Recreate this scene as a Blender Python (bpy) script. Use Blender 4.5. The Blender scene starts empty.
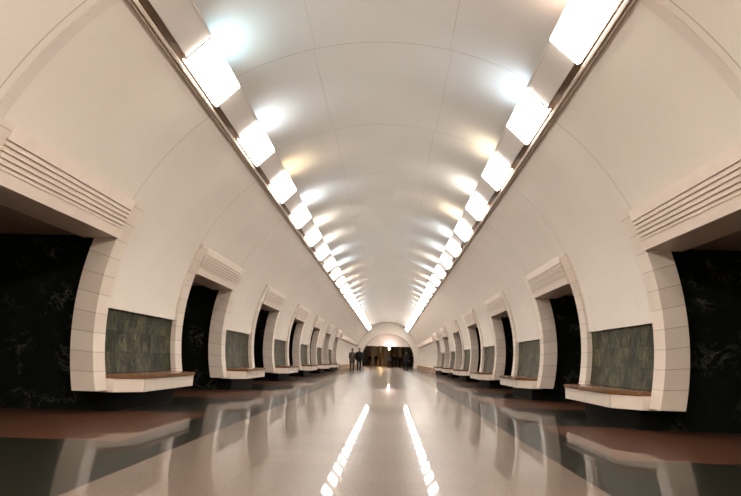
import bpy, bmesh, math, random
from mathutils import Vector, Matrix
random.seed(7)
PI = math.pi
SC = bpy.context.scene
COL = SC.collection

# ------------------------------------------------------------------ helpers
class MB:
    """collects vertices / faces (+ one float attribute) and links ONE mesh object"""
    def __init__(s):
        s.v = []; s.f = []; s.a = []; s.m = []
    def vert(s, p, a=0.0):
        s.v.append(tuple(p)); s.a.append(a); return len(s.v) - 1
    def face(s, ids, mi=0):
        s.f.append(tuple(ids)); s.m.append(mi)
    def quad(s, a, b, c, d, mi=0):
        s.face([s.vert(p) for p in (a, b, c, d)], mi)
    def box(s, x0, x1, y0, y1, z0, z1, mi=0):
        b = len(s.v)
        for z in (z0, z1):
            for x, y in ((x0, y0), (x1, y0), (x1, y1), (x0, y1)):
                s.vert((x, y, z))
        for f in ((3, 2, 1, 0), (4, 5, 6, 7), (0, 1, 5, 4), (1, 2, 6, 5), (2, 3, 7, 6), (3, 0, 4, 7)):
            s.face([b + i for i in f], mi)
    def prism_y(s, pts, y0, y1, mi=0, attr=None):
        """closed polygon in x,z extruded along y"""
        n = len(pts)
        a = [s.vert((x, y0, z), attr[i] if attr else 0) for i, (x, z) in enumerate(pts)]
        b = [s.vert((x, y1, z), attr[i] if attr else 0) for i, (x, z) in enumerate(pts)]
        for i in range(n):
            j = (i + 1) % n
            s.face((a[i], a[j], b[j], b[i]), mi)
        s.face(a[::-1], mi); s.face(b, mi)
    def prism_z(s, pts, z0, z1, mi=0):
        n = len(pts)
        a = [s.vert((x, y, z0)) for x, y in pts]; b = [s.vert((x, y, z1)) for x, y in pts]
        for i in range(n):
            j = (i + 1) % n
            s.face((a[i], a[j], b[j], b[i]), mi)
        s.face(a[::-1], mi); s.face(b, mi)
    def sheet(s, rows, attrs=None):
        """grid of points"""
        n = len(rows[0]); base = len(s.v)
        for i, r in enumerate(rows):
            for j, p in enumerate(r):
                s.vert(p, attrs[i][j] if attrs else 0)
        for i in range(len(rows) - 1):
            for j in range(n - 1):
                s.face((base + i*n + j, base + i*n + j + 1, base + (i+1)*n + j + 1, base + (i+1)*n + j))
    def tube(s, pts, r, n=10, mi=0):
        rings = []
        for i, p in enumerate(pts):
            p = Vector(p)
            d = (Vector(pts[min(i+1, len(pts)-1)]) - Vector(pts[max(i-1, 0)])).normalized()
            u = d.orthogonal().normalized(); w = d.cross(u)
            rings.append([s.vert(p + (u*math.cos(2*PI*k/n) + w*math.sin(2*PI*k/n))*r) for k in range(n)])
        for a, b in zip(rings, rings[1:]):
            for k in range(n):
                s.face((a[k], a[(k+1) % n], b[(k+1) % n], b[k]), mi)
        s.face(rings[0][::-1], mi); s.face(rings[-1], mi)
    def lathe(s, prof, n=20, c=(0, 0, 0)):
        rings = [[s.vert((c[0] + r*math.cos(2*PI*k/n), c[1] + r*math.sin(2*PI*k/n), c[2] + z)) for k in range(n)] for r, z in prof]
        for a, b in zip(rings, rings[1:]):
            for k in range(n):
                s.face((a[k], a[(k+1) % n], b[(k+1) % n], b[k]))
        s.face(rings[0][::-1]); s.face(rings[-1])
    def build(s, name, mat, parent=None, smooth=False, bevel=0.0, org=(0, 0, 0), weld=False):
        me = bpy.data.meshes.new(name)
        ox, oy, oz = org
        me.from_pydata([(x-ox, y-oy, z-oz) for x, y, z in s.v], [], s.f)
        at = me.attributes.new('arc', 'FLOAT', 'POINT')
        at.data.foreach_set('value', s.a)
        mats = mat if isinstance(mat, (list, tuple)) else [mat]
        for m in mats: me.materials.append(m)
        me.polygons.foreach_set('material_index', s.m)
        bm = bmesh.new(); bm.from_mesh(me)
        if weld: bmesh.ops.remove_doubles(bm, verts=bm.verts, dist=1e-4)
        bmesh.ops.recalc_face_normals(bm, faces=bm.faces)
        if bevel:
            es = [e for e in bm.edges if len(e.link_faces) == 2 and e.calc_face_angle(0) > .5]
            bmesh.ops.bevel(bm, geom=es, offset=bevel, segments=2, affect='EDGES', clamp_overlap=True)
        bm.to_mesh(me); bm.free()
        if smooth:
            me.polygons.foreach_set('use_smooth', [True]*len(me.polygons))
            me.set_sharp_from_angle(angle=math.radians(35))
        o = bpy.data.objects.new(name, me)
        COL.objects.link(o)
        if parent: o.parent = parent
        return o

def tag(o, label, cat, group=None):
    o['label'] = label; o['category'] = cat
    if group: o['group'] = group
    return o
def thing(name, label, cat, loc, group=None, rz=0):
    o = bpy.data.objects.new(name, None); COL.objects.link(o)
    o.location = loc; o.rotation_euler = (0, 0, rz); o.empty_display_size = .2
    return tag(o, label, cat, group)
def struct(o):
    o['kind'] = 'structure'; return o
ORD = ['first', 'second', 'third', 'fourth', 'fifth', 'sixth', 'seventh', 'eighth', 'ninth', 'tenth', 'eleventh', 'twelfth',
       'thirteenth', 'fourteenth', 'fifteenth', 'sixteenth', 'seventeenth', 'eighteenth', 'nineteenth', 'twentieth',
       'twenty-first', 'twenty-second', 'twenty-third', 'twenty-fourth', 'twenty-fifth', 'twenty-sixth', 'twenty-seventh',
       'twenty-eighth', 'twenty-ninth', 'thirtieth', 'thirty-first']

# ------------------------------------------------------------------ materials
class NT:
    def __init__(s, name):
        s.mat = bpy.data.materials.new(name); s.mat.use_nodes = True
        s.t = s.mat.node_tree; s.t.nodes.clear()
        s.out = s.n('ShaderNodeOutputMaterial')
    def n(s, kind, **kw):
        nd = s.t.nodes.new(kind)
        for k, v in kw.items(): setattr(nd, k, v)
        return nd
    def l(s, a, b): s.t.links.new(a, b)
    def setin(s, sock, v):
        if hasattr(v, 'is_output'): s.l(v, sock)
        else: sock.default_value = v
    def math(s, op, a, b=0.0, c=0.0):
        nd = s.n('ShaderNodeMath', operation=op)
        s.setin(nd.inputs[0], a); s.setin(nd.inputs[1], b); s.setin(nd.inputs[2], c)
        return nd.outputs[0]
    def mix(s, f, a, b, mode='MIX'):
        nd = s.n('ShaderNodeMix', data_type='RGBA', blend_type=mode)
        s.setin(nd.inputs[0], f)
        s.setin(nd.inputs[6], a if hasattr(a, 'is_output') else (*a, 1)); s.setin(nd.inputs[7], b if hasattr(b, 'is_output') else (*b, 1))
        return nd.outputs[2]
    def obj(s):
        return s.n('ShaderNodeTexCoord').outputs['Object']
    def xyz(s, v):
        nd = s.n('ShaderNodeSeparateXYZ'); s.l(v, nd.inputs[0]); return nd.outputs
    def noise(s, v, scale, detail=4, rough=.55, dist=0):
        nd = s.n('ShaderNodeTexNoise'); s.l(v, nd.inputs['Vector'])
        nd.inputs['Scale'].default_value = scale; nd.inputs['Detail'].default_value = detail
        nd.inputs['Roughness'].default_value = rough; nd.inputs['Distortion'].default_value = dist
        return nd.outputs['Fac']
    def map(s, v, scale=(1, 1, 1), loc=(0, 0, 0)):
        nd = s.n('ShaderNodeMapping'); s.l(v, nd.inputs[0]); nd.inputs['Scale'].default_value = scale; nd.inputs['Location'].default_value = loc
        return nd.outputs[0]
    def ramp(s, f, stops):
        nd = s.n('ShaderNodeValToRGB'); s.l(f, nd.inputs[0]); cr = nd.color_ramp
        while len(cr.elements) < len(stops): cr.elements.new(.5)
        for e, (p, c) in zip(cr.elements, stops):
            e.position = p; e.color = (*c, 1) if len(c) == 3 else c
        return nd.outputs[0]
    def line(s, v, period, offset, w):
        """1 on thin lines every period"""
        t = s.math('DIVIDE', s.math('SUBTRACT', v, offset), period)
        d = s.math('ABSOLUTE', s.math('SUBTRACT', t, s.math('ROUND', t)))
        return s.math('LESS_THAN', s.math('MULTIPLY', d, period), w/2)
    def band(s, v, a, b):
        return s.math('MULTIPLY', s.math('GREATER_THAN', v, a), s.math('LESS_THAN', v, b))
    def bump(s, h, strength=.1, dist=.01):
        nd = s.n('ShaderNodeBump'); s.l(h, nd.inputs['Height']); nd.inputs['Strength'].default_value = strength; nd.inputs['Distance'].default_value = dist
        return nd.outputs[0]
    def bsdf(s, color, rough=.5, spec=.5, normal=None, metal=0, coat=0):
        b = s.n('ShaderNodeBsdfPrincipled')
        s.setin(b.inputs['Base Color'], color if hasattr(color, 'is_output') else (*color, 1))
        s.setin(b.inputs['Roughness'], rough)
        b.inputs['Specular IOR Level'].default_value = spec; b.inputs['Metallic'].default_value = metal
        b.inputs['Coat Weight'].default_value = coat
        if normal is not None: s.l(normal, b.inputs['Normal'])
        s.l(b.outputs[0], s.out.inputs[0]); return s.mat

def plain(name, col, rough=.5, var=.12, scale=6, spec=.4, metal=0):
    t = NT(name); v = t.obj(); f = t.noise(v, scale)
    c = t.mix(f, tuple(x*(1-var) for x in col), tuple(min(1, x*(1+var)) for x in col))
    return t.bsdf(c, rough, spec, metal=metal)

WALLC = (.74, .675, .605)
CEILC = (.61, .59, .565)
def mat_wall():
    t = NT('wall_plaster'); v = t.obj(); x, y, z = t.xyz(v)
    big = t.noise(v, .9, 3); fine = t.noise(v, 14, 4)
    c = t.mix(big, tuple(a*.93 for a in WALLC), tuple(a*1.05 for a in WALLC))
    c = t.mix(t.math('MULTIPLY', fine, .12), c, (.45, .37, .31))
    ln = t.line(y, 3.115, 7.95, .014)
    seam = t.math('MULTIPLY', ln, t.math('ADD', .35, t.math('MULTIPLY', t.noise(v, 1.7), .5)))
    c = t.mix(seam, c, (.22, .17, .14))
    h = t.math('ADD', t.math('MULTIPLY', t.noise(v, 1.1, 3), 1.0), t.math('MULTIPLY', ln, -.25))
    return t.bsdf(c, .27, .45, t.bump(h, .3, .05))
def mat_ceil():
    t = NT('ceiling_plaster'); v = t.obj(); x, y, z = t.xyz(v)
    big = t.noise(v, .8, 3); fine = t.noise(v, 12, 4)
    c = t.mix(big, tuple(a*.93 for a in CEILC), tuple(a*1.05 for a in CEILC))
    c = t.mix(t.math('MULTIPLY', fine, .1), c, (.42, .37, .33))
    ln = t.line(y, 3.115, 7.95, .016)
    # the long seams jog sideways a little at every cross seam
    cell = t.math('FLOOR', t.math('DIVIDE', t.math('SUBTRACT', y, 7.95), 3.115))
    odd = t.math('MULTIPLY', t.math('MODULO', t.math('ABSOLUTE', cell), 2), .035)
    ax = t.math('ADD', t.math('ABSOLUTE', x), odd)
    lx = t.band(ax, 1.078, 1.088)
    both = t.math('MAXIMUM', t.math('MULTIPLY', ln, .5), t.math('MULTIPLY', lx, t.math('MULTIPLY', .7, t.noise(v, 1.1))))
    c = t.mix(both, c, (.2, .16, .13))
    h = t.noise(v, 1.0, 3)
    return t.bsdf(c, .42, .35, t.bump(h, .2, .05))
def mat_frame():
    t = NT('pale_stone_blocks'); v = t.obj()
    at = t.n('ShaderNodeAttribute', attribute_name='arc').outputs['Fac']
    fr = t.math('ABSOLUTE', t.math('SUBTRACT', at, t.math('ROUND', at)))
    ln = t.math('LESS_THAN', fr, .022)
    cell = t.math('ROUND', t.math('ADD', at, .5))
    wn = t.n('ShaderNodeTexWhiteNoise', noise_dimensions='2D')
    cm = t.n('ShaderNodeCombineXYZ'); t.l(cell, cm.inputs[0]); oi = t.n('ShaderNodeObjectInfo'); t.l(oi.outputs['Random'], cm.inputs[1]); t.l(cm.outputs[0], wn.inputs['Vector'])
    c = t.mix(wn.outputs['Value'], (.62, .53, .45), (.70, .615, .53))
    c = t.mix(t.math('MULTIPLY', t.noise(v, 9, 6, .6), .35), c, (.55, .455, .38))
    c = t.mix(t.math('MULTIPLY', ln, .5), c, (.2, .15, .11))
    return t.bsdf(c, .28, .45, t.bump(t.math('SUBTRACT', 1.0, ln), .3, .006))
def mat_white_stone(name='pale_stone', k=1.0):
    t = NT(name); v = t.obj()
    c = t.mix(t.noise(v, 5, 6, .6), (.6*k, .5*k, .42*k), (.72*k, .62*k, .54*k))
    return t.bsdf(c, .3, .45)
def mat_black_marble():
    t = NT('black_veined_marble'); v = t.obj()
    w = t.noise(v, 2.2, 8, .62, 1.6)
    d = t.math('ABSOLUTE', t.math('SUBTRACT', w, .5))
    vein = t.ramp(d, [(0, (1, 1, 1)), (.012, (.35, .35, .35)), (.035, (0, 0, 0))])
    mask = t.ramp(t.noise(t.map(v, (1, 1, 1), (5, 2, 8)), 1.7, 3), [(.5, (0, 0, 0)), (.7, (1, 1, 1))])
    f = t.math('MULTIPLY', vein, mask)
    c = t.mix(t.noise(v, 3.5, 5), (.005, .006, .005), (.015, .018, .014))
    c = t.mix(f, c, (.15, .15, .115))
    return t.bsdf(c, .2, .1)
def mat_green_marble():
    t = NT('green_marble_tiles'); v = t.obj(); x, y, z = t.xyz(v)
    # three courses, two columns of slabs, each with its own vein offset
    row = t.math('FLOOR', t.math('DIVIDE', t.math('SUBTRACT', z, .55), .327))
    colm = t.math('FLOOR', t.math('DIVIDE', y, .93))
    cm = t.n('ShaderNodeCombineXYZ'); t.l(t.math('MULTIPLY', row, 3.7), cm.inputs[0]); t.l(t.math('MULTIPLY', colm, 5.1), cm.inputs[1]); t.l(t.math('MULTIPLY', row, 1.3), cm.inputs[2])
    add = t.n('ShaderNodeVectorMath', operation='ADD'); t.l(v, add.inputs[0]); t.l(cm.outputs[0], add.inputs[1])
    p = t.map(add.outputs[0], (1.2, 2.0, .8))
    w = t.noise(p, 1.9, 8, .65, 1.3)
    c = t.ramp(w, [(.30, (.006, .007, .004)), (.44, (.02, .022, .012)), (.5, (.085, .078, .045)), (.54, (.018, .02, .011)), (.64, (.045, .043, .025)), (.70, (.17, .155, .105))])
    wn = t.n('ShaderNodeTexWhiteNoise', noise_dimensions='3D'); t.l(cm.outputs[0], wn.inputs['Vector'])
    c = t.mix(t.math('MULTIPLY', wn.outputs['Value'], .35), c, (.06, .056, .034))
    patch = t.ramp(t.noise(t.map(add.outputs[0], (1, 1, .8), (3, 7, 1)), 2.2, 5, .6, .3), [(.36, (.4, .42, .36)), (.5, (.95, .95, .95)), (.64, (1.6, 1.55, 1.4))])
    c = t.mix(1.0, c, patch, 'MULTIPLY')
    ln = t.line(z, .327, .55, .009)
    c = t.mix(t.math('MULTIPLY', ln, .7), c, (.02, .025, .018))
    return t.bsdf(c, .35, .05)
def mat_wood():
    t = NT('brown_varnished_wood'); v = t.obj()
    g = t.noise(t.map(v, (18, 1.2, 18)), 2, 5, .6, .6)
    c = t.ramp(g, [(.3, (.10, .042, .015)), (.55, (.17, .076, .028)), (.75, (.23, .11, .046))])
    return t.bsdf(c, .25, .5)
def mat_floor():
    t = NT('polished_granite_floor'); v = t.obj(); x, y, z = t.xyz(v)
    ax = t.math('ABSOLUTE', x)
    fine = t.noise(v, 55, 3, .7); mid = t.noise(v, 3, 4); big = t.noise(v, .5, 2)
    # slabs of the pale walkway, tone by slab
    sx = t.math('FLOOR', t.math('DIVIDE', x, .89)); sy = t.math('FLOOR', t.math('DIVIDE', y, .623))
    cm = t.n('ShaderNodeCombineXYZ'); t.l(sx, cm.inputs[0]); t.l(sy, cm.inputs[1])
    wn = t.n('ShaderNodeTexWhiteNoise', noise_dimensions='2D'); t.l(cm.outputs[0], wn.inputs['Vector'])
    pale = t.mix(wn.outputs['Value'], (.155, .114, .086), (.19, .142, .108))
    grit = t.ramp(t.noise(v, 38, 2, .8), [(.42, (0, 0, 0)), (.60, (1, 1, 1))])
    pale = t.mix(t.math('MULTIPLY', grit, .6), pale, (.075, .056, .045))
    pale = t.mix(t.math('MULTIPLY', mid, .25), pale, (.12, .09, .068))
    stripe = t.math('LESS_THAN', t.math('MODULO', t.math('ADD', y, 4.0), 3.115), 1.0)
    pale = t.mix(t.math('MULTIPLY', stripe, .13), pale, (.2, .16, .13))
    joint = t.math('MAXIMUM', t.line(x, .89, 0, .006), t.line(y, .623, 0, .006))
    pale = t.mix(t.math('MULTIPLY', joint, .22), pale, (.12, .09, .07))
    dark = t.mix(fine, (.007, .007, .005), (.022, .021, .015))
    dark = t.mix(t.math('MULTIPLY', mid, .25), dark, (.02, .018, .012))
    red = t.mix(fine, (.065, .027, .014), (.125, .055, .032))
    red = t.mix(t.math('MULTIPLY', mid, .35), red, (.08, .036, .022))
    ty = t.math('FLOORED_MODULO', t.math('SUBTRACT', y, 5.75), 6.23)
    isred = t.math('MULTIPLY', t.math('LESS_THAN', ty, 3.0), t.math('MULTIPLY', t.math('GREATER_THAN', ax, 2.44), t.math('LESS_THAN', y, 45.6)))
    side = t.mix(isred, dark, red)
    ln2 = t.math('MULTIPLY', t.band(ax, 2.43, 2.45), .5)
    side = t.mix(ln2, side, (.02, .018, .015))
    ispale = t.math('LESS_THAN', ax, t.math('ADD', 1.78, t.math('MULTIPLY', t.math('GREATER_THAN', y, 73.0), 9)))
    c = t.mix(ispale, side, pale)
    t.bsdf(c, .3, .04, coat=.46)
    for nd in t.t.nodes:
        if nd.type == 'BSDF_PRINCIPLED': nd.inputs['Coat Roughness'].default_value = .028
    return t.mat
def emit(name, col, st, base=(.8, .8, .8)):
    t = NT(name); b = t.n('ShaderNodeBsdfPrincipled')
    b.inputs['Base Color'].default_value = (*base, 1); b.inputs['Roughness'].default_value = .3
    b.inputs['Emission Color'].default_value = (*col, 1); b.inputs['Emission Strength'].default_value = st
    t.l(b.outputs[0], t.out.inputs[0]); return t.mat

M_WALL = mat_wall(); M_CEIL = mat_ceil(); M_FRAME = mat_frame(); M_STONE = mat_white_stone()
def mat_apron():
    t = NT('white_stone_apron'); v = t.obj(); x, y, z = t.xyz(v)
    c = t.mix(t.noise(v, 5, 6, .6), (.62, .53, .45), (.74, .65, .56))
    ln = t.math('MULTIPLY', t.line(y, 1.07, 0, .012), .6)
    return t.bsdf(t.mix(ln, c, (.2, .15, .1)), .3, .45)
M_APRON = mat_apron()
M_BLACK = mat_black_marble(); M_GREEN = mat_green_marble(); M_WOOD = mat_wood(); M_FLOOR = mat_floor()
M_LINTEL = mat_white_stone('pale_fluted_stone', 1.0)
M_SOFFIT = plain('passage_ceiling_paint', (.40, .33, .26), .6)
M_PANEL = plain('grey_white_cover_panel', (.52, .475, .43), .3, .06, 3)
M_MOULD = plain('cream_moulding', (.60, .51, .43), .4, .06)
M_BROWN = plain('brown_trough_lining', (.20, .125, .075), .6, .15)
M_TRIM = plain('grey_joint_band', (.60, .53, .47), .4, .06, 3)
M_PLINTH = plain('black_plinth_stone', (.007, .0075, .006), .5, .3, 6, .03)
M_RAIL = plain('tan_base_stone', (.42, .27, .18), .3, .15, 5)
M_DARK = plain('dark_brown_marble', (.10, .066, .045), .25, .4, 4)
M_METAL = plain('grey_metal', (.25, .24, .23), .35, .1, 10, metal=.6)

# ------------------------------------------------------------------ section geometry
ZC = 1.35                      # springing height of the circular section
RW, RF, RD, RC = 4.07, 4.03, 4.36, 4.40      # wall, stone frame face, frame back, upper vault
PER = 6.23
Y0, Y1 = -6.0, 73.0
def arc(R, phi, s, y): return (s*R*math.cos(phi), y, ZC + R*math.sin(phi))
def phi_z(R, z): return math.asin((z - ZC)/R)
PHI_S = math.radians(50.2)     # where the light trough meets the wall
PHI_T = math.asin((3.085 - ZC)/RF)   # top of the stone portals
def wall_patch(mb, s, R, y0, y1, a0, a1, n=18, ny=1):
    mb.sheet([[arc(R, a0 + (a1-a0)*i/n, s, y0 + (y1-y0)*j/ny) for j in range(ny+1)] for i in range(n+1)])
SIDES = ((-1, 'left'), (1, 'right'))

# floor
f = MB(); f.box(-9.8, 9.8, Y0, 106, -.2, 0); struct(f.build('floor', M_FLOOR))
# upper vault
c = MB()
a0 = math.radians(46)
c.sheet([[(RC*math.cos(a0 + (PI-2*a0)*i/40), y, ZC + RC*math.sin(a0 + (PI-2*a0)*i/40)) for y in (Y0, Y1)] for i in range(41)])
struct(c.build('ceiling', M_CEIL, smooth=True, weld=True))

for s, nm in SIDES:
    w = MB()
    aT = PHI_T
    cuts = [Y0, 5.21-.342] + [v for k in range(6) for v in (7.98+PER*k+.342, 7.98+PER*k+3.46-.342)] + [45.702, Y1]
    solid = [(cuts[i], cuts[i+1]) for i in range(0, len(cuts), 2)]
    for i in range(len(cuts)-1):
        wall_patch(w, s, RW, cuts[i], cuts[i+1], aT, PHI_S, 16)
    for i, (ya, yb) in enumerate(solid):
        low = phi_z(RW, 0) if i in (0, len(solid)-1) else phi_z(RW, 1.53)
        wall_patch(w, s, RW, ya, yb, low, aT, 20)
        if 0 < i < len(solid)-1:      # reveal over the marble panel
            b = [arc(RW, low, s, yy) for yy in (ya, yb)]; d = [arc(RW+.045, low, s, yy) for yy in (ya, yb)]
            w.quad(b[0], b[1], d[1], d[0])
    # ledge carrying the trough, closing the step up to the vault
    st = [arc(RW, PHI_S, s, y) for y in (Y0, Y1)]; sb = [arc(4.5, PHI_S, s, y) for y in (Y0, Y1)]
    w.quad(st[0], st[1], sb[1], sb[0])
    struct(w.build('wall_'+nm, M_WALL, smooth=True, weld=True))
    # transverse expansion band
    t = MB()
    t.sheet([[arc(RW-.012, aT + (PHI_S-aT)*i/14, s, y) for y in (4.93, 5.07)] for i in range(15)])
    for y in (4.93, 5.07):
        t.sheet([[arc(R, aT + (PHI_S-aT)*i/14, s, y) for R in (RW-.012, RW-.001)] for i in range(15)])
    struct(t.build('trim_1' if s < 0 else 'trim_2', M_TRIM, smooth=False))
    # passages behind the openings
    p = MB(); xs = sorted((s*4.38, s*9.58))
    p.box(xs[0], xs[1], -1.0, 46, 2.69, 2.79); struct(p.build('ceiling_passage_'+nm, M_SOFFIT))
    p = MB(); xs = sorted((s*9.6, s*9.8)); p.box(xs[0], xs[1], -1.0, 46, 0, 2.69)
    xs = sorted((s*4.3, s*9.6)); p.box(xs[0], xs[1], -1.0, 4.59, 0, 2.69); p.box(xs[0], xs[1], 45.98, 46.2, 0, 2.69)
    struct(p.build('wall_platform_'+nm, M_BLACK))
    for k in range(6):
        y = 7.98 + PER*k
        p = MB(); xs = sorted((s*4.22, s*7.2)); p.box(xs[0], xs[1], y+.62, y+2.84, 0, 2.688)
        struct(p.build('wall_pylon_'+nm, M_BLACK))
        p = MB(); xs = sorted((s*3.86, s*4.218)); p.box(xs[0], xs[1], y+.60, y+2.86, 0, .285)
        struct(p.build('baseboard_'+nm, M_PLINTH))
    # plinth of the blank end stretch
    p = MB(); xs = sorted((s*3.72, s*3.95)); p.box(xs[0], xs[1], 46.2, 72.9, 0, .42)
    struct(p.build('baseboard_end_'+nm, M_RAIL))
    p = MB()
    p.prism_y([(s*3.64, 2.86), (s*3.72, 2.54), (s*3.95, 2.46), (s*3.95, 2.86)], 46.4, 71.5)
    struct(p.build('trim_3' if s < 0 else 'trim_4', M_STONE))

# back wall behind the camera and end wall with its arch
b = MB(); b.box(-4.6, 4.6, Y0-.2, Y0, -.1, 6.2); struct(b.build('wall_back', M_WALL))
e = MB()
RA, ZA = 3.38, .94
N = 36
ph0 = math.asin(-ZA/RA)
inner = []; outer = []
for i in range(N+1):
    a = ph0 + (PI-2*ph0)*i/N
    inner.append((RA*math.cos(a), ZA + RA*math.sin(a)))
    ao = math.radians(-22) + (PI+math.radians(44))*i/N
    outer.append((4.6*math.cos(ao), max(0, ZC + 4.6*math.sin(ao))))
for i in range(N):
    e.quad((inner[i][0], Y1, inner[i][1]), (outer[i][0], Y1, outer[i][1]), (outer[i+1][0], Y1, outer[i+1][1]), (inner[i+1][0], Y1, inner[i+1][1]))
    e.quad((inner[i][0], Y1, inner[i][1]), (inner[i+1][0], Y1, inner[i+1][1]), (inner[i+1][0], Y1+1.6, inner[i+1][1]), (inner[i][0], Y1+1.6, inner[i][1]))
struct(e.build('wall_end', M_WALL, weld=True))
l = MB()
pts = [p for p in inner if p[1] > 2.46]
l.prism_y(pts, Y1+.9, Y1+1.1)
struct(l.build('wall_lunette', plain('lunette_plaster', (.66, .58, .54), .5, .05)))
# dark vestibule beyond the arch
v = MB()
v.box(-6.2, -6, Y1+1.5, 105, 0, 4.2); v.box(6, 6.2, Y1+1.5, 105, 0, 4.2); v.box(-6.2, 6.2, 105, 105.2, 0, 4.2); v.box(-6.2, 6.2, Y1+1.5, 105.2, 4.2, 4.4)
v.box(-6.2, -3.3, Y1+1.5, Y1+1.7, 0, 4.2); v.box(3.3, 6.2, Y1+1.5, Y1+1.7, 0, 4.2)
struct(v.build('wall_vestibule', M_DARK))

# ------------------------------------------------------------------ stone portals
def jamb(mb, s, y0, y1):
    zb, zt = .32, 3.085
    n = 40
    rows = []; at = []
    def ring(R):
        a0, a1 = phi_z(R, zb), PHI_T - .0006
        return [(a0 + (a1-a0)*i/n) for i in range(n+1)]
    f_, d_ = ring(RF), ring(RD)
    step = math.radians(3.95)
    base = len(mb.v)
    for i in range(n+1):
        fa = (f_[i]-f_[0])/step + .02
        x, _, z = arc(RF, f_[i], s, 0); X, _, Z = arc(RD, d_[i], s, 0)
        for p in ((x, y0, z), (x, y1, z), (X, y1, Z), (X, y0, Z)): mb.vert(p, fa)
    for i in range(n):
        for j in range(4):
            a = base + i*4 + j; b_ = base + i*4 + (j+1) % 4
            mb.face((a, b_, b_+4, a+4))
    mb.face([base+j for j in range(4)]); mb.face([base+n*4+j for j in range(4)][::-1])
def lintel(mb, s, y0, y1):
    T = Vector((3.635, 3.094)); B = Vector((3.815, 2.52)); d = B - T; nrm = Vector((d.y, -d.x)).normalized()
    if nrm.x < 0: nrm = -nrm
    L = d.length
    pts = [T]
    for fr in (.27, .375, .48, .585, .69, .77):
        w_ = .02 if fr < .75 else .012; dp = .035 if fr < .75 else .015
        a = T + d*(fr - w_/2/L); b_ = T + d*(fr + w_/2/L)
        pts += [a, a + nrm*dp, b_ + nrm*dp, b_]
    pts += [B, Vector((4.36, 2.52)), Vector((4.36, 3.0)), Vector((3.78, 3.094))]
    mb.prism_y([(s*p.x, p.y) for p in pts], y0, y1)
for s, nm in SIDES:
    for k in range(7):
        ya = 5.21 + PER*k; yb = 7.98 + PER*k
        base = (s*4.1, (ya+yb)/2, 0)
        where = 'nearest opening of the %s wall' % nm if k == 0 else 'farthest opening of the %s wall' % nm if k == 6 else '%s opening of the %s wall' % (ORD[k], nm)
        t = thing('stone_portal', 'pale stone portal with fluted lintel, ' + where, 'portal', base, 'stone portals along the %s wall' % nm)
        m = MB(); jamb(m, s, ya-.34, ya); m.build('jamb', M_FRAME, t, org=base)
        m = MB(); jamb(m, s, yb, yb+.34); m.build('jamb', M_FRAME, t, org=base)
        m = MB(); lintel(m, s, ya+.002, yb-.002); m.build('lintel', M_LINTEL, t, org=base)

# ------------------------------------------------------------------ benches and marble panels on the pylons
for s, nm in SIDES:
    for k in range(6):
        y = 7.98 + PER*k
        ym = y + 1.73
        place = ('nearest pylon on the %s' % nm) if k == 0 else ('%s pylon along the %s' % (ORD[k], nm))
        base = (s*3.75, ym, 0)
        # plan: (|x|, y) front edge with splayed ends, back edge on the wall
        def plan(o, ends=0.0):
            return [(s*4.06, y+.345+ends), (s*(3.80-o), y+.345+ends), (s*(3.47-o), y+.66+ends*.5), (s*(3.47-o), y+2.80-ends*.5), (s*(3.80-o), y+3.115-ends), (s*4.06, y+3.115-ends)]
        t = thing('bench', 'white stone bench with wooden seat on the ' + place, 'bench', base, 'benches along the %s wall' % nm)
        m = MB(); m.prism_z(plan(-.012, .004), .29, .485); m.build('apron', M_APRON, t, org=base, bevel=.004)
        m = MB(); m.prism_z(plan(.012), .485, .545); m.build('seat', M_WOOD, t, org=base, bevel=.008)
        m = MB()
        m.sheet([[arc(4.125, phi_z(4.125, .552) + (phi_z(4.125, 1.527)-phi_z(4.125, .552))*i/12, s, yy) for yy in (y+.345, y+3.115)] for i in range(13)])
        m.sheet([[arc(4.15, phi_z(4.15, .552) + (phi_z(4.15, 1.527)-phi_z(4.15, .552))*i/12, s, yy) for yy in (y+.345, y+3.115)] for i in range(13)])
        o = m.build('marble_panel', M_GREEN, smooth=True, org=(0, ym-1.4, 0)); o.location = (0, ym-1.4, 0)
        tag(o, 'green marble panel over the bench of the ' + place, 'marble panel', 'marble panels on the %s wall' % nm)

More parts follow.
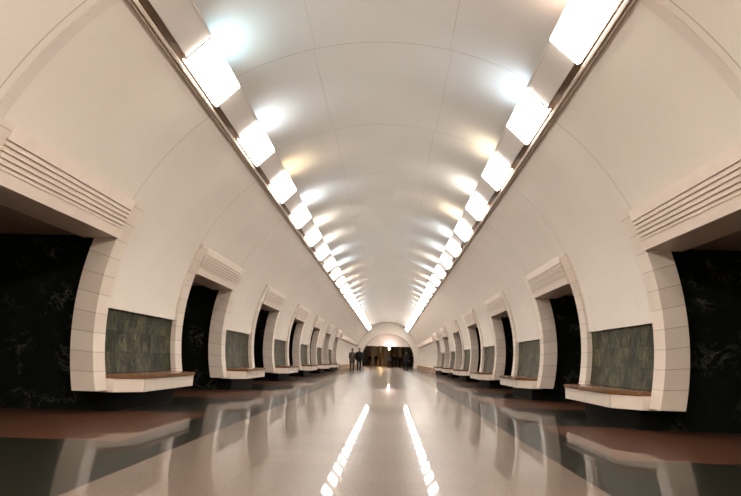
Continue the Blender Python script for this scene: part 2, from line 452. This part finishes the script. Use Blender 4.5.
# ------------------------------------------------------------------ light troughs and light boxes
PO = Vector((2.452, 4.535)); PIN = Vector((2.128, 4.862))         # outer / inner edge of the cover panels (x, z)
PD = (PIN-PO).normalized(); PN = Vector((-PD.y, PD.x))            # PN towards the hall
if PN.y > 0: PN = -PN
PITCH = 2.6; LEN = 1.29; TROUGH = 6.5; DIFF = 23
TINT = {'left': [(1, .95, .9), (.9, .95, 1), (.45, .85, 1), (.7, .88, 1), (1, .74, .38), (.75, .9, 1), (1, .9, .75), (1, .93, .85), (.8, .92, 1)],
        'right': [(1, .95, .9), (.9, .95, 1), (1, .66, .48), (.55, .80, 1), (1, .85, .58), (1, .95, .85), (1, .80, .52), (.78, .92, 1), (.72, .9, 1)]}
M_DIFF = emit('white_lamp_diffuser', (1, .935, .86), DIFF)
for s, nm in SIDES:
    first = 7.05 if s < 0 else 5.73
    ys = [first + PITCH*k for k in range(-1, 40) if first + PITCH*k < Y1-1.6]
    base = (s*2.6, 33, 4.47)
    tr = thing('light_trough', 'long cream light trough running along the top of the %s wall' % nm, 'light trough', base)
    m = MB()
    # two stepped mouldings against the wall
    def pol(r, deg): return (s*r*math.cos(math.radians(deg)), ZC + r*math.sin(math.radians(deg)))
    m.prism_y([pol(4.12, 50.27), pol(4.045, 50.27), pol(4.03, 50.36), pol(4.03, 50.66), pol(4.045, 50.74), pol(4.12, 50.74)], Y0+.01, Y1-.01)
    m.build('moulding', M_MOULD, tr, org=base)
    m = MB()
    m.prism_y([pol(4.12, 50.80), pol(4.025, 50.80), pol(4.005, 50.92), pol(4.005, 51.38), pol(4.02, 51.46), pol(4.12, 51.46)], Y0+.01, Y1-.01)
    m.build('moulding', M_MOULD, tr, org=base)
    m = MB()
    m.prism_y([pol(4.13, 50.3), pol(4.13, 54.2), pol(4.145, 54.2), pol(4.145, 50.3)], Y0+.01, Y1-.01)
    m.build('lining', M_BROWN, tr, org=base)
    edges = [Y0] + [v for y in ys for v in (y-LEN/2, y+LEN/2)] + [Y1]
    gaps = list(zip(edges[0::2], edges[1::2]))
    def slab(mb, o0, o1, n0, n1, y0, y1):
        q = [PO + PD*o0 + PN*n0, PO + PD*o1 + PN*n0, PO + PD*o1 + PN*n1, PO + PD*o0 + PN*n1]
        mb.prism_y([(s*p.x, p.y) for p in q], max(y0, Y0+.01), min(y1, Y1-.01))
    W = (PIN-PO).length
    for g0, g1 in gaps:
        if g1 - g0 < .05: continue
        m = MB(); slab(m, .03, W, -.02, .0, g0+.012, g1-.012); slab(m, W-.03, W, -.05, .006, g0+.012, g1-.012)
        m.build('cover_panel', M_PANEL, tr, org=base)
    vis = [y for y in ys if y > (5.5 if s < 0 else 5.0)]
    for y in ys:
        b = (s*2.3, y, 4.6)
        k = vis.index(y) if y in vis else -1
        lab = ('glowing white light box, %s from the camera in the %s row of the vault' % (ORD[k], nm)) if k >= 0 else 'glowing white light box overhead, nearest to the camera in the %s row' % nm
        t = thing('light_box', lab, 'light', b, 'light boxes of the %s row' % nm)
        m = MB(); slab(m, -.005, W, -.03, .012, y-LEN/2, y-LEN/2+.012); slab(m, -.005, W, -.03, .012, y+LEN/2-.012, y+LEN/2); slab(m, W-.012, W, -.03, .012, y-LEN/2, y+LEN/2); slab(m, -.025, W, -.045, -.028, y-LEN/2, y+LEN/2)
        m.build('housing', M_PANEL, t, org=b)
        m = MB(); slab(m, -.025, W-.013, -.02, .045, y-LEN/2+.013, y+LEN/2-.013)
        m.build('diffuser', M_DIFF, t, org=b, bevel=.01)
        # lamp in the trough throwing light up onto the vault
        idx = int(round((y-first)/PITCH)) + 2
        tt = TINT[nm]; colr = tt[idx] if 0 <= idx < len(tt) else random.choice([(1, .9, .8), (1, .82, .58), (.66, .86, 1), (1, .78, .62), (.72, .9, 1)])
        ld = bpy.data.lights.new('trough_lamp', 'AREA'); ld.shape = 'RECTANGLE'; ld.size = .8; ld.size_y = .08; ld.spread = math.radians(140)
        ld.energy = TROUGH*(1 if idx < 5 else 1.6); ld.color = colr
        lo = bpy.data.objects.new('trough_lamp', ld); COL.objects.link(lo)
        P = Vector((s*2.26, y, 4.84)); D = Vector((-s*.70, 0, .71)).normalized()
        zax = -D; xax = Vector((0, 1, 0)); yax = zax.cross(xax)
        Mx = Matrix((xax, yax, zax)).transposed().to_4x4(); Mx.translation = P
        lo.matrix_world = Mx

# the row goes on behind the camera: two lamps for the boxes there
for s in (-1, 1):
    ld = bpy.data.lights.new('rear_lamp', 'AREA'); ld.shape = 'RECTANGLE'; ld.size = 5; ld.size_y = .4
    ld.energy = 420; ld.color = (1, .925, .84)
    lo = bpy.data.objects.new('rear_lamp', ld); COL.objects.link(lo)
    P = Vector((s*2.3, -2.2, 4.55)); D = Vector((-s*.7, 0, -.7)).normalized()
    zax = -D; xax = Vector((0, 1, 0)); yax = zax.cross(xax)
    Mx = Matrix((xax, yax, zax)).transposed().to_4x4(); Mx.translation = P
    lo.matrix_world = Mx
# ------------------------------------------------------------------ lamp at the arch, escalators in the vestibule
b = (.18, Y1+.62, 2.36)
t = thing('wall_lamp', 'round glowing lamp at the middle of the far arch transom', 'lamp', b)
m = MB(); m.lathe([(.02, -.13), (.1, -.1), (.14, 0), (.1, .1), (.02, .13)], 20, b); m.build('lamp_shade', emit('warm_lamp_globe', (1, .72, .4), 30), t, smooth=True, org=b)
m = MB(); m.tube([(b[0], b[1], b[2]+.02), (b[0], Y1+.9, b[2]+.2)], .025); m.build('bracket', M_METAL, t, org=b)
ld = bpy.data.lights.new('arch_lamp', 'POINT'); ld.energy = 55; ld.color = (1, .86, .8); ld.shadow_soft_size = .15
lo = bpy.data.objects.new('arch_lamp', ld); COL.objects.link(lo); lo.location = (.18, Y1+.3, 2.62)
M_BAL = plain('bronze_balustrade', (.34, .21, .10), .35, .2, 5)
M_RUB = plain('black_rubber', (.012, .012, .012), .5)
M_STEP = plain('escalator_step', (.12, .115, .11), .45)
for i, (x, lab) in enumerate(((-2.3, 'dark escalator with bronze balustrades rising at the left of the far arch'), (-.35, 'dark escalator with bronze balustrades rising in the middle of the far arch'), (1.7, 'dark escalator with bronze balustrades rising at the right of the far arch'))):
    b = (x, 95, 0)
    t = thing('escalator', lab, 'escalator', b, 'escalators beyond the far arch')
    y0 = 95; pr = [(y0, 0), (y0+1.2, 0), (y0+7.2, 3.46)]
    for sx in (-.62, .62):
        m = MB()
        xs = (x+sx-.12, x+sx+.12)
        poly = [(y0, 0), (y0, .9), (y0+1.2, .95), (y0+6.7, 4.1), (y0+7.2, 3.5), (y0+7.2, 0)]
        a = [m.vert((xs[0], yy, zz)) for yy, zz in poly]; bb = [m.vert((xs[1], yy, zz)) for yy, zz in poly]
        n = len(poly)
        for q in range(n): m.face((a[q], a[(q+1) % n], bb[(q+1) % n], bb[q]))
        m.face(a[::-1]); m.face(bb)
        m.build('balustrade', M_BAL, t, org=b)
        m = MB(); m.tube([(x+sx, y0-.02, .8), (x+sx, y0-.1, .9), (x+sx, y0, .97), (x+sx, y0+1.2, 1.0), (x+sx, y0+6.7, 4.13)], .05); m.build('handrail', M_RUB, t, org=b)
    m = MB(); m.box(x-.5, x+.5, y0-.3, y0+1.2, 0, .03)
    for q in range(15):
        m.box(x-.5, x+.5, y0+1.2+q*.4, y0+1.6+q*.4, max(0, q*.2-.2), .05+q*.22)
    m.build('steps', M_STEP, t, org=b)
for x, y, z, en, cl in ((-1.2, 93.2, 3.95, 360, (1, .68, .3)), (1.8, 90, 3.95, 70, (1, .75, .45)), (-3.2, 86, 3.95, 170, (1, .6, .4))):  # unseen fill lights, added to give the vestibule a warm glow behind the people
    ld = bpy.data.lights.new('vestibule_fill', 'POINT'); ld.energy = en; ld.color = cl; ld.shadow_soft_size = .2
    lo = bpy.data.objects.new('vestibule_fill', ld); COL.objects.link(lo); lo.location = (x, y, z)

# ------------------------------------------------------------------ people
def skinned(name, nodes, mat, parent, sub=1, root=0):
    """nodes: list of (pos, radius, parent index); grown with a skin modifier and frozen"""
    me = bpy.data.meshes.new(name)
    me.from_pydata([n[0] for n in nodes], [(n[2], i) for i, n in enumerate(nodes) if n[2] is not None], [])
    o = bpy.data.objects.new(name, me); COL.objects.link(o)
    sk = o.modifiers.new('skin', 'SKIN'); sk.use_smooth_shade = True
    for i, n in enumerate(nodes):
        r = n[1]; sv = me.skin_vertices[0].data[i]
        sv.radius = r if isinstance(r, tuple) else (r, r); sv.use_root = (i == root)
    if sub:
        sb = o.modifiers.new('sub', 'SUBSURF'); sb.levels = sub; sb.render_levels = sub
    dg = bpy.context.evaluated_depsgraph_get(); dg.update()
    ev = o.evaluated_get(dg)
    nm = bpy.data.meshes.new_from_object(ev)
    bpy.data.objects.remove(o); bpy.data.meshes.remove(me)
    nm.materials.clear(); nm.materials.append(mat)
    for p in nm.polygons: p.use_smooth = True; p.material_index = 0
    r = bpy.data.objects.new(name, nm); COL.objects.link(r); r.parent = parent
    return r
SKIN = plain('skin', (.46, .27, .2), .5, .06)
M_EYE = plain('eye_dark', (.03, .02, .02), .2)
M_LIP = plain('lip', (.36, .15, .13), .5)
CM = {}
def cloth(col):
    if col not in CM: CM[col] = plain('cloth', col, .85, .2, 20, .2)
    return CM[col]

def person(label, x, y, rz, coat, trousers, hair, H=1.75, stride=.06, puff=1.0, long_coat=False, arm_bend=.1, long_hair=False, group=None):
    k = H/1.75
    t = thing('person', label, 'person', (x, y, 0), group, rz)
    V = lambda a, b, c: (a*k, b*k, c*k)         # faces -y locally
    nodes = []; 
    def add(p, r, par):
        nodes.append((V(*p), tuple(q*k for q in r) if isinstance(r, tuple) else r*k, par)); return len(nodes)-1
    pel = add((0, 0, .95), (.15, .10), None)
    wst = add((0, .005, 1.10), (.135, .095), pel)
    chs = add((0, .0, 1.30), (.165, .11), wst)
    nk0 = add((0, .0, 1.45), (.075, .07), chs)
    nk1 = add((0, -.005, 1.52), .052, nk0)
    hd0 = add((0, -.02, 1.585), (.068, .078), nk1)
    hd1 = add((0, -.012, 1.66), (.078, .095), hd0)
    hd2 = add((0, .0, 1.725), (.055, .066), hd1)
    legs = []; arms = []
    for sx in (-1, 1):
        st = stride*sx
        hip = add((sx*.09, 0, .90), .095, pel)
        kn = add((sx*.10, st*.5-.015, .49), .06, hip)
        an = add((sx*.10, st*1.0+.02, .10), .042, kn)
        he = add((sx*.105, st*1.0-.03, .05), (.045, .04), an)
        to = add((sx*.115, st*1.0-.15, .03), (.042, .028), he)
        legs.append((hip, kn, an))
        sh = add((sx*.17, .0, 1.41), .062, chs)
        el = add((sx*.235, .03-arm_bend*.1, 1.13), .045, sh)
        wr = add((sx*.245, -.03-arm_bend-st*.4, .89+arm_bend*.5), .03, el)
        pa = add((sx*.24, -.05-arm_bend-st*.4, .82+arm_bend*.5), (.038, .022), wr)
        arms.append((sh, el, wr, pa))
    body = skinned('body', nodes, SKIN, t, 1, 0)
    # fingers grown as short chains on each palm, joined into the body mesh
    fm = []
    for (sh, el, wr, pa) in arms:
        px, py, pz = nodes[pa][0]
        sx = 1 if px > 0 else -1
        for q, ln in enumerate((.065, .08, .074, .058)):
            yy = py + (-.028 + q*.018)*k
            n3 = [((px, yy, pz-.01*k), .0095*k, None), ((px-sx*.004*k, yy, pz-(.035+ln*.35)*k), .009*k, 0), ((px-sx*.018*k, yy+.002, pz-(.03+ln)*k), .0075*k, 1)]
            fm.append(skinned('finger', n3, SKIN, None, 0))
        n3 = [((px-sx*.005*k, py-.02*k, pz+.02*k), .011*k, None), ((px-sx*.02*k, py-.05*k, pz-.01*k), .01*k, 0), ((px-sx*.02*k, py-.058*k, pz-.04*k), .008*k, 1)]
        fm.append(skinned('finger', n3, SKIN, None, 0))
    # nose, ears
    bm = bmesh.new(); bm.from_mesh(body.data)
    for fo in fm: bm.from_mesh(fo.data)
    def blob(c_, r_):
        g = bmesh.ops.create_uvsphere(bm, u_segments=10, v_segments=8, radius=1)
        for vv in g['verts']: vv.co = Vector((c_[0]*k + vv.co.x*r_[0]*k, c_[1]*k + vv.co.y*r_[1]*k, c_[2]*k + vv.co.z*r_[2]*k))
    blob((0, -.108, 1.63), (.013, .02, .024)); blob((-.078, 0, 1.64), (.01, .02, .032)); blob((.078, 0, 1.64), (.01, .02, .032))
    for fc in bm.faces: fc.smooth = True
    bm.to_mesh(body.data); bm.free()
    for fo in fm:
        me = fo.data; bpy.data.objects.remove(fo); bpy.data.meshes.remove(me)
    def ball(name, c_, r_, mat, par):
        m = MB(); prof = [(max(1e-3, math.sin(PI*i/8))*1.0, -math.cos(PI*i/8)) for i in range(9)]
        m.lathe(prof, 12)
        m.v = [(c_[0]*k+vx*r_[0]*k, c_[1]*k+vy*r_[1]*k, c_[2]*k+vz*r_[2]*k) for vx, vy, vz in m.v]
        return m.build(name, mat, par, smooth=True)
    for sx in (-1, 1): ball('eye', (sx*.03, -.098, 1.655), (.011, .008, .008), M_EYE, t)
    ball('mouth', (0, -.098, 1.592), (.022, .008, .007), M_LIP, t)
    hm = cloth(hair)
    # cap of hair following the skull
    m = MB(); rows = []
    for i in range(9):
        el_ = math.radians(90 - i*13.5)
        row = []
        for j in range(25):
            az = 2*PI*j/24
            lim = math.radians(42 if math.sin(az) < -.3 else (-45 if long_hair else -18))
            e2 = max(el_, lim)
            row.append((.089*k*math.cos(e2)*math.cos(az), (.004 + .108*math.cos(e2)*math.sin(az))*k, (1.665 + .103*math.sin(e2))*k))
        rows.append(row)
    m.sheet(rows); m.build('hair', hm, t, smooth=True, weld=True)
    # trousers: hips and two tapering legs, lofted in one mesh
    def loft(mb, rings, n=18, cap=(True, True)):
        """rings: (centre, rx, ry)"""
        rr = [[mb.vert(((c_[0] + rx*math.cos(2*PI*j/n))*k, (c_[1] + ry*math.sin(2*PI*j/n))*k, c_[2]*k)) for j in range(n)] for c_, rx, ry in rings]
        for p, q in zip(rr, rr[1:]):
            for j in range(n): mb.face((p[j], p[(j+1) % n], q[(j+1) % n], q[j]))
        if cap[0]: mb.face(rr[0][::-1])
        if cap[1]: mb.face(rr[-1])
    U = lambda i: Vector(nodes[i][0])/k
    m = MB()
    loft(m, [((0, 0, 1.04), .155, .115), ((0, 0, .97), .168, .125), ((0, 0, .90), .178, .13), ((0, 0, .83), .165, .115), ((0, 0, .79), .10, .08)])
    for (hip, kn, an) in legs:
        h, q, a_ = U(hip), U(kn), U(an)
        loft(m, [((h.x, h.y, .90), .088, .105), (h.lerp(q, .3), .092, .10), (h.lerp(q, .7), .078, .085), (q, .07, .076), (q.lerp(a_, .35), .068, .076), (q.lerp(a_, .75), .062, .068), ((a_.x, a_.y-.01, .075), .06, .072)], 16)
    m.build('trousers', cloth(trousers), t, smooth=True)
    # coat: body and two sleeves
    P_ = puff
    lo_ = .60 if long_coat else .80
    m = MB()
    loft(m, [((0, 0, lo_), (.205 if long_coat else .192)*P_, .155*P_), ((0, 0, lo_+.012), (.21 if long_coat else .197)*P_, .16*P_), ((0, .003, .95), .192*P_, .15*P_), ((0, .005, 1.10), .178*P_, .138*P_), ((0, .003, 1.25), .192*P_, .145*P_),
             ((0, 0, 1.35), .202*P_, .138*P_), ((0, 0, 1.40), .19, .118), ((0, 0, 1.445), .145, .098), ((0, 0, 1.475), .085, .08), ((0, 0, 1.525), .072, .075)], 22)
    for (sh, el, wr, pa) in arms:
        p0, p1, p2 = U(sh), U(el), U(wr)
        top = p0 + Vector((-.03 if p0.x > 0 else .03, 0, .03))
        loft(m, [(top, .05, .075), (p0 + Vector((0, 0, .01)), .078*P_, .088*P_), (p0.lerp(p1, .5), .068*P_, .076*P_), (p1, .06*P_, .066*P_), (p1.lerp(p2, .6), .053*P_, .058*P_), (p2 + Vector((0, 0, .0)), .046, .05)], 14)
    m.build('coat', cloth(coat), t, smooth=True)
    sm = cloth((.015, .013, .012))
    for (hip, kn, an) in legs:
        a = nodes[an][0]
        m = MB()
        prof = [(.048, 0), (.052, .02), (.05, .05), (.04, .085)]
        m.lathe(prof, 14)
        m.v = [(a[0]+vx*k*.95, a[1]+(-.055+vy*2.7)*k, vz*k) for vx, vy, vz in m.v]
        m.build('shoe', sm, t, smooth=True)
    return t

BLK = (.012, .012, .013); DK = (.02, .02, .024); JEAN = (.03, .036, .05)
person('person in long grey-brown coat walking away beside the person in black', -2.75, 45.6, PI-.1, (.10, .085, .065), (.03, .03, .03), (.12, .05, .03), 1.73, .12, 1.12, True, long_hair=True)
person('person in puffy black jacket and dark trousers, left of the hall centre', -2.17, 45.2, PI+.1, (.008, .008, .009), (.022, .022, .026), (.10, .06, .045), 1.78, .1, 1.4)
person('person in dark clothes standing leftmost inside the far arch', -2.72, 86, .3, BLK, BLK, (.05, .03, .02), 1.72, .04)
person('person in dark clothes standing second from left inside the far arch', -1.75, 85, -.3, DK, BLK, (.04, .025, .02), 1.74, .05)
person('person in pale top and dark trousers under the lamp of the far arch', .18, 82, 0, (.42, .40, .40), BLK, (.05, .03, .02), 1.76, .05)
person('person in brown jacket to the right of the pale top', 1.15, 84, .4, (.07, .045, .03), BLK, (.04, .025, .02), 1.72, .05)
person('person in red top among the dark group inside the far arch', 2.0, 83, -.2, (.32, .03, .025), BLK, (.04, .02, .02), 1.66, .04)
person('person in black coat walking nearest, right of the hall centre', 1.78, 54, PI-.2, BLK, BLK, (.03, .02, .02), 1.8, .14, 1.05, True)
person('person in black jacket at the right edge of the far arch', 3.45, 81, .1, BLK, BLK, (.03, .02, .02), 1.76, .05)

person('person in black jacket between the pale top and the brown jacket', .75, 79, -.4, BLK, BLK, (.03, .02, .02), 1.74, .05)
person('person in dark padded coat just left of the person in black coat', 1.62, 80, .5, DK, BLK, (.04, .03, .02), 1.70, .05, 1.2)
person('person in dark coat behind the right end of the group', 2.85, 86, 0, DK, BLK, (.05, .03, .02), 1.73, .05, 1.1, True)

# ------------------------------------------------------------------ world, camera, view
wd = bpy.data.worlds.new('world'); SC.world = wd; wd.use_nodes = True
wd.node_tree.nodes['Background'].inputs[0].default_value = (1, .9, .8, 1)
wd.node_tree.nodes['Background'].inputs[1].default_value = 0.02

F = 560.0; pi_, ya, ro = math.radians(11.311), math.radians(2.247), math.radians(1.8)
def camdir(x, y, z):
    c, s = math.cos(ya), math.sin(ya); x, y = c*x + s*y, -s*x + c*y
    c, s = math.cos(pi_), math.sin(pi_); y, z = c*y + s*z, -s*y + c*z
    c, s = math.cos(ro), math.sin(ro); u, v = x, -z; u, v = c*u - s*v, s*u + c*v
    return (u, v, y)
cols = [camdir(1, 0, 0), camdir(0, 1, 0), camdir(0, 0, 1)]
right = Vector([q[0] for q in cols]); down = Vector([q[1] for q in cols]); fwd = Vector([q[2] for q in cols])
cd = bpy.data.cameras.new('camera'); cam = bpy.data.objects.new('camera', cd); COL.objects.link(cam)
cd.sensor_fit = 'HORIZONTAL'; cd.sensor_width = 36; cd.lens = F/741*36; cd.clip_start = .05; cd.clip_end = 300
Mx = Matrix((right, -down, -fwd)).transposed().to_4x4(); Mx.translation = (.2226, 0, .87)
cam.matrix_world = Mx
SC.camera = cam
SC.view_settings.view_transform = 'Standard'
SC.view_settings.look = 'None'
SC.view_settings.exposure = 0.3
SC.cycles.use_denoising = True
SC.cycles.max_bounces = 8
SC.cycles.sample_clamp_indirect = 8
